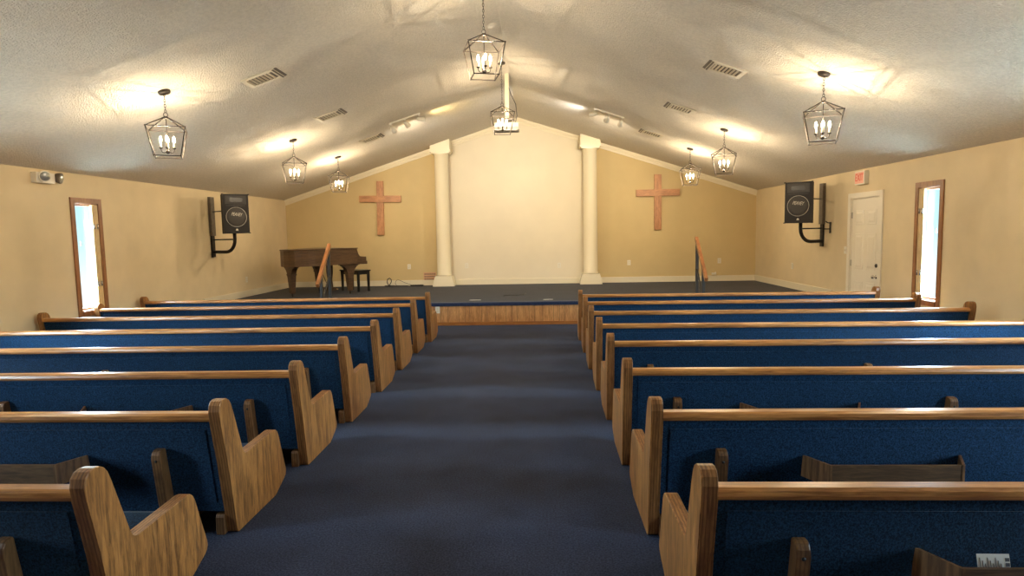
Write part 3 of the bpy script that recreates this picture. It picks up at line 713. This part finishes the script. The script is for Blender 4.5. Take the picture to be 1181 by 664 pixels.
kb = kb.build('keyboard', M_IVORYKEY, pn)
mb = MB()
for k in range(51):
    if k % 7 not in (1, 4): mb.box(-.65 + (k + 1) * .025 - .006, -.65 + (k + 1) * .025 + .006, -.14, -.035, .735, .747)
mb.build('black_keys', M_BLACK, kb)
MB().box(-.655, .655, -.27, -.205, .70, .745, bev=.004).build('key_slip', M_MAHOG, pn)
def piano_leg(x, y, wide):
    mb = MB()
    # stepped scroll bracket under the case, then a tapered square leg
    prof = [(-.235, .655), (-.235, .63), (-.19, .63), (-.19, .61), (-.15, .598), (-.115, .56), (-.098, .52), (-.085, .48), (.085, .48), (.098, .52), (.115, .56), (.15, .598), (.19, .61), (.19, .63), (.235, .63), (.235, .655)]
    mb.at(T(x, y, 0) @ rotz(wide)); mb.prism(prof, 'y', -.06, .06, bev=.004)
    mb.box(-.088, .088, -.07, .07, .455, .485, bev=.004)
    mb.hexa([(-.042, -.042, .075), (.042, -.042, .075), (.042, .042, .075), (-.042, .042, .075), (-.075, -.062, .457), (.075, -.062, .457), (.075, .062, .457), (-.075, .062, .457)], bev=.005)
    lg = mb.build('leg', M_MAHOG, pn)
    mb = MB().at(T(x, y, 0)); mb.lathe([(.02, .05), (.024, .06), (.02, .078)], 10)
    mb.lathe([(.0, -.012), (.02, -.012), (.026, -.006), (.026, .006), (.02, .012), (0, .012)], 14, (0, 0, .026), M=Matrix.Rotation(PI / 2, 4, 'X')); mb.tube([(0, -.018, .03), (0, 0, .055), (0, .018, .03)], .006, 6)
    mb.build('caster', M_BRONZE, lg)
piano_leg(-.62, .12, PI / 2); piano_leg(.62, .12, PI / 2); piano_leg(-.14, 1.21, 0)
ly = MB()
for sx in (-1, 1): ly.tube([(sx * .09, .22, .65), (sx * .085, .22, .45), (sx * .06, .22, .3), (sx * .075, .22, .13)], [.03, .026, .02, .026], 8)
ly.box(-.14, .14, .15, .29, .06, .13, bev=.008).tube([(0, .25, .1), (0, .5, .66)], .009, 6)
ly = ly.build('pedal_lyre', M_MAHOG, pn)
for k in (-1, 0, 1): MB().tube([(k * .06, .2, .085), (k * .06, .1, .08), (k * .06, .06, .07)], [.008, .01, .014], 8).build('pedal', M_BRASS, ly)
bn = thing('piano_bench', 'black piano bench behind the grand piano', 'bench', (-4.26, 13.95, ZS), math.radians(141.2))
MB().box(-.36, .36, -.175, .175, .455, .485, bev=.008).build('bench_top', M_BLACK, bn)
MB().box(-.33, .33, -.15, .15, .385, .456, bev=.003).build('apron', M_BLACK, bn)
for sx in (-1, 1):
    for sy in (-1, 1):
        x, y = sx * .315, sy * .135
        MB().hexa([(x - .018, y - .018, 0), (x + .018, y - .018, 0), (x + .018, y + .018, 0), (x - .018, y + .018, 0), (x - .026, y - .026, .46), (x + .026, y - .026, .46), (x + .026, y + .026, .46), (x - .026, y + .026, .46)]).build('leg', M_BLACK, bn)

# ================================================================== HANDRAILS
def handrail(x_top, x_low, label):
    y1, z1, y0, z0 = 11.36, 1.50, 10.42, .845
    t = thing('handrail', label, 'handrail', (x_top, y1, 0), 0, 'handrails of the stage steps')
    A = Vector((0, 0, z1)); B = Vector((x_low - x_top, y0 - y1, z0)); d = (B - A).normalized()
    q = d.to_track_quat('Y', 'Z').to_matrix().to_4x4(); Ln = (B - A).length
    mb = MB().at(T(*(A - d * .04)) @ q); mb.box(-.027, .027, 0, Ln + .05, -.04, .03, bev=.006); mb.build('rail', M_HANDRAIL, t)
    P = lambda f: A + (B - A) * f
    for f, zb in ((.06, ZS), (.72, .141)):
        p = P(f); mb = MB().box(p.x - .024, p.x + .024, p.y - .024, p.y + .024, zb, p.z - .02, bev=.003).box(p.x - .05, p.x + .05, p.y - .05, p.y + .05, zb, zb + .008)
        mb.build('post', M_GREYMETAL, t)
    a, b = P(.06), P(.72)
    MB().tube([(a.x, a.y, a.z - .5), (b.x, b.y, b.z - .5)], .014, 8).build('lower_rail', M_GREYMETAL, t)
handrail(-3.945, -3.85, 'wooden handrail on grey posts in front of the piano')
handrail(2.84, 2.77, 'wooden handrail on grey posts at the right stage steps')

# ================================================================== SMALL THINGS ON THE WALLS AND STAGE
def outlet(label, loc, rz, slots=True, mat=M_WHITE, name='wall_outlet', cat='electrical outlet', w=.04, h=.062):
    """local -y faces the room"""
    t = thing(name, label, cat, loc, rz)
    pl = MB().box(-w, w, -.008, 0, -h, h, bev=.003).build('cover_plate', mat, t)
    if slots:
        for z in (-.022, .022):
            r = MB().box(-.016, .016, -.011, -.007, z - .014, z + .014, bev=.003).build('receptacle', M_TRIM, t)
            MB().box(-.009, -.006, -.0125, -.0105, z - .007, z + .007).box(.006, .009, -.0125, -.0105, z - .007, z + .007).build('slot', M_HOLE, r)
    else:
        MB().box(-.006, .006, -.02, -.007, -.012, .012, bev=.002).build('toggle', M_TRIM, t)
    return t
outlet('cream outlet plate on the golden wall left of the left column', (-3.262, YF, .895), 0)
outlet('cream outlet plate on the pale centre wall beside the left column', (-1.825, YF, .895), 0)
outlet('cream outlet plate on the pale centre wall beside the right column', (.46, YF, .868), 0)
outlet('cream outlet plate on the golden wall beside the right column', (2.161, YF, .905), 0)
outlet('cream outlet plate on the golden wall right of the right handrail', (4.339, YF, .915), 0)
outlet('cream outlet plate low on the left wall behind the piano', (XL, 12.92, .79), PI / 2)
outlet('cream outlet plate on the right wall under the right loudspeaker', (XR, 12.96, .89), -PI / 2)
outlet('cream light switch on the right wall beside the white door', (XR, 10.76, 1.277), -PI / 2, False, name='light_switch', cat='light switch')
outlet('white outlet plate on the stage front beside the left front pew', (-1.905, YS - .012, .29), 0)
mb = MB().box(-.05, .05, -.05, 0, -.02, .03, bev=.008).tube([(.02, -.02, .02), (.045, -.03, .045)], .012, 8)
tag(mb.build('cable_box', M_WHITE, None, (4.2, YF - .02, .60)), 'small white cable box on the baseboard right of the right handrail', 'cable box')
# perforated pink plate left of the left column
mb = MB().box(-.16, .15, -.02, -.001, -.095, .105, bev=.004); vt = thing('wall_vent', 'small pink perforated vent plate low on the wall by the left column', 'wall vent', (-2.745, YF, .642))
mb.build('plate', M_PINK, vt)
mb = MB()
for i in range(6):
    for j in range(3): mb.box(-.135 + i * .048, -.108 + i * .048, -.0225, -.0195, -.075 + j * .062, -.05 + j * .062)
mb.build('holes', M_HOLE, vt)
# cables and power strip on the stage floor
z0 = ZS + .012
loop = [(-3.86, 15.03, z0), (-3.78, 15.02, z0), (-3.73, 15.02, z0 + .03), (-3.69, 15.03, z0 + .1), (-3.70, 15.05, z0 + .16), (-3.74, 15.06, z0 + .19), (-3.79, 15.05, z0 + .16), (-3.80, 15.03, z0 + .09), (-3.76, 15.01, z0 + .02), (-3.66, 14.99, z0), (-3.45, 14.97, z0), (-3.25, 14.95, z0)]
tag(MB().tube(loop, .011, 6).tube([(-3.83, 15.0, z0), (-3.7, 14.96, z0), (-3.62, 15.0, z0)], .016, 6).build('looped_cable', M_BLACK), 'black power cable looped on the stage floor against the front wall', 'cable')
l2 = [(-3.56, 15.04, z0), (-3.60, 15.06, z0 + .05), (-3.59, 15.07, z0 + .11), (-3.54, 15.07, z0 + .15), (-3.46, 15.06, z0 + .12), (-3.35, 15.04, z0 + .07), (-3.2, 15.02, z0 + .02), (-3.12, 14.99, z0)]
tag(MB().tube(l2, .005, 6).build('thin_cable', M_GREYMETAL), 'thin grey cable arching beside the looped black power cable on the stage', 'cable')
ps = thing('power_strip', 'black power strip lying on the stage left of the left column', 'power strip', (-3.04, 14.97, ZS), math.radians(4))
MB().box(-.16, .16, -.025, .025, 0, .035, bev=.005).build('housing', M_BLACK, ps)
for k in range(4): MB().box(-.11 + k * .06, -.08 + k * .06, -.012, .012, .035, .038).build('socket', M_GREYMETAL, ps)
for i, (x, y, l, w) in enumerate(((-1.25, 11.56, 'left', .11), (.13, 11.50, 'right', .09))):
    mb = MB().prism([(-w, -.02), (-w * .4, -.035), (w * .3, -.02), (w, -.03), (w * 1.05, .01), (w * .2, .03), (-w * .7, .025)], 'z', 0, .004)
    tag(mb.build('tape_strip', M_PAPER, None, (x, y, ZS)), 'scrap of white tape on the stage edge, %s of the two' % l, 'tape')
tag(MB().tube([(-.75, 12.25, ZS + .005), (-.6, 12.4, ZS + .005), (-.5, 12.3, ZS + .005), (-.36, 12.45, ZS + .005), (-.3, 12.62, ZS + .005)], .006, 6).build('cable_scrap', M_BLACK), 'short dark cable lying loose in the middle of the stage carpet', 'cable')
# emergency light on the left wall
em = thing('emergency_light', 'white twin-head emergency light high on the left wall', 'emergency light', (XL, 7.63, 2.46), PI / 2)
# local: x runs along +Y of the room, -y points into the room
MB().box(-.165, .13, -.075, 0, -.045, .085, bev=.012).build('housing', M_WHITE, em)
for k, (x, a) in enumerate(((-.075, .55), (.20, -.35))):
    d = Vector((math.sin(-a), -math.cos(a), -.15)).normalized(); p = Vector((x, -.10 if k == 0 else -.07, .035))
    Rm = d.to_track_quat('Z', 'Y').to_matrix().to_4x4()
    hd = MB().lathe([(0, -.065), (.035, -.06), (.062, -.02), (.07, .02), (.07, .032), (.062, .032)], 20, tuple(p), M=Rm).tube([tuple(p - d * .05), (x * .8, -.03, .03)], .014, 8).build('lamp_head', M_WHITE if k == 0 else M_GREYPLATE, em)
    MB().lathe([(.064, .026), (.05, .038), (.025, .046), (0, .048)], 20, tuple(p), M=Rm).build('lens', M_LAMPGLASS, hd)
# exit sign on the right wall
ex = thing('exit_sign', 'red and white exit sign high on the right wall above the door', 'exit sign', (XR, 10.23, 2.45), -PI / 2)
MB().box(-.15, .15, -.07, 0, -.105, .105, bev=.006).build('housing', M_WHITE, ex)
MB().box(-.135, .125, -.073, -.069, -.09, .09, bev=.002).build('face', M_EXITFACE, ex)
text_mesh('letters', 'EXIT', .165, M_RED, ex, T(-.005, -.075, 0) @ Matrix.Rotation(PI / 2, 4, 'X'), sx=.74)
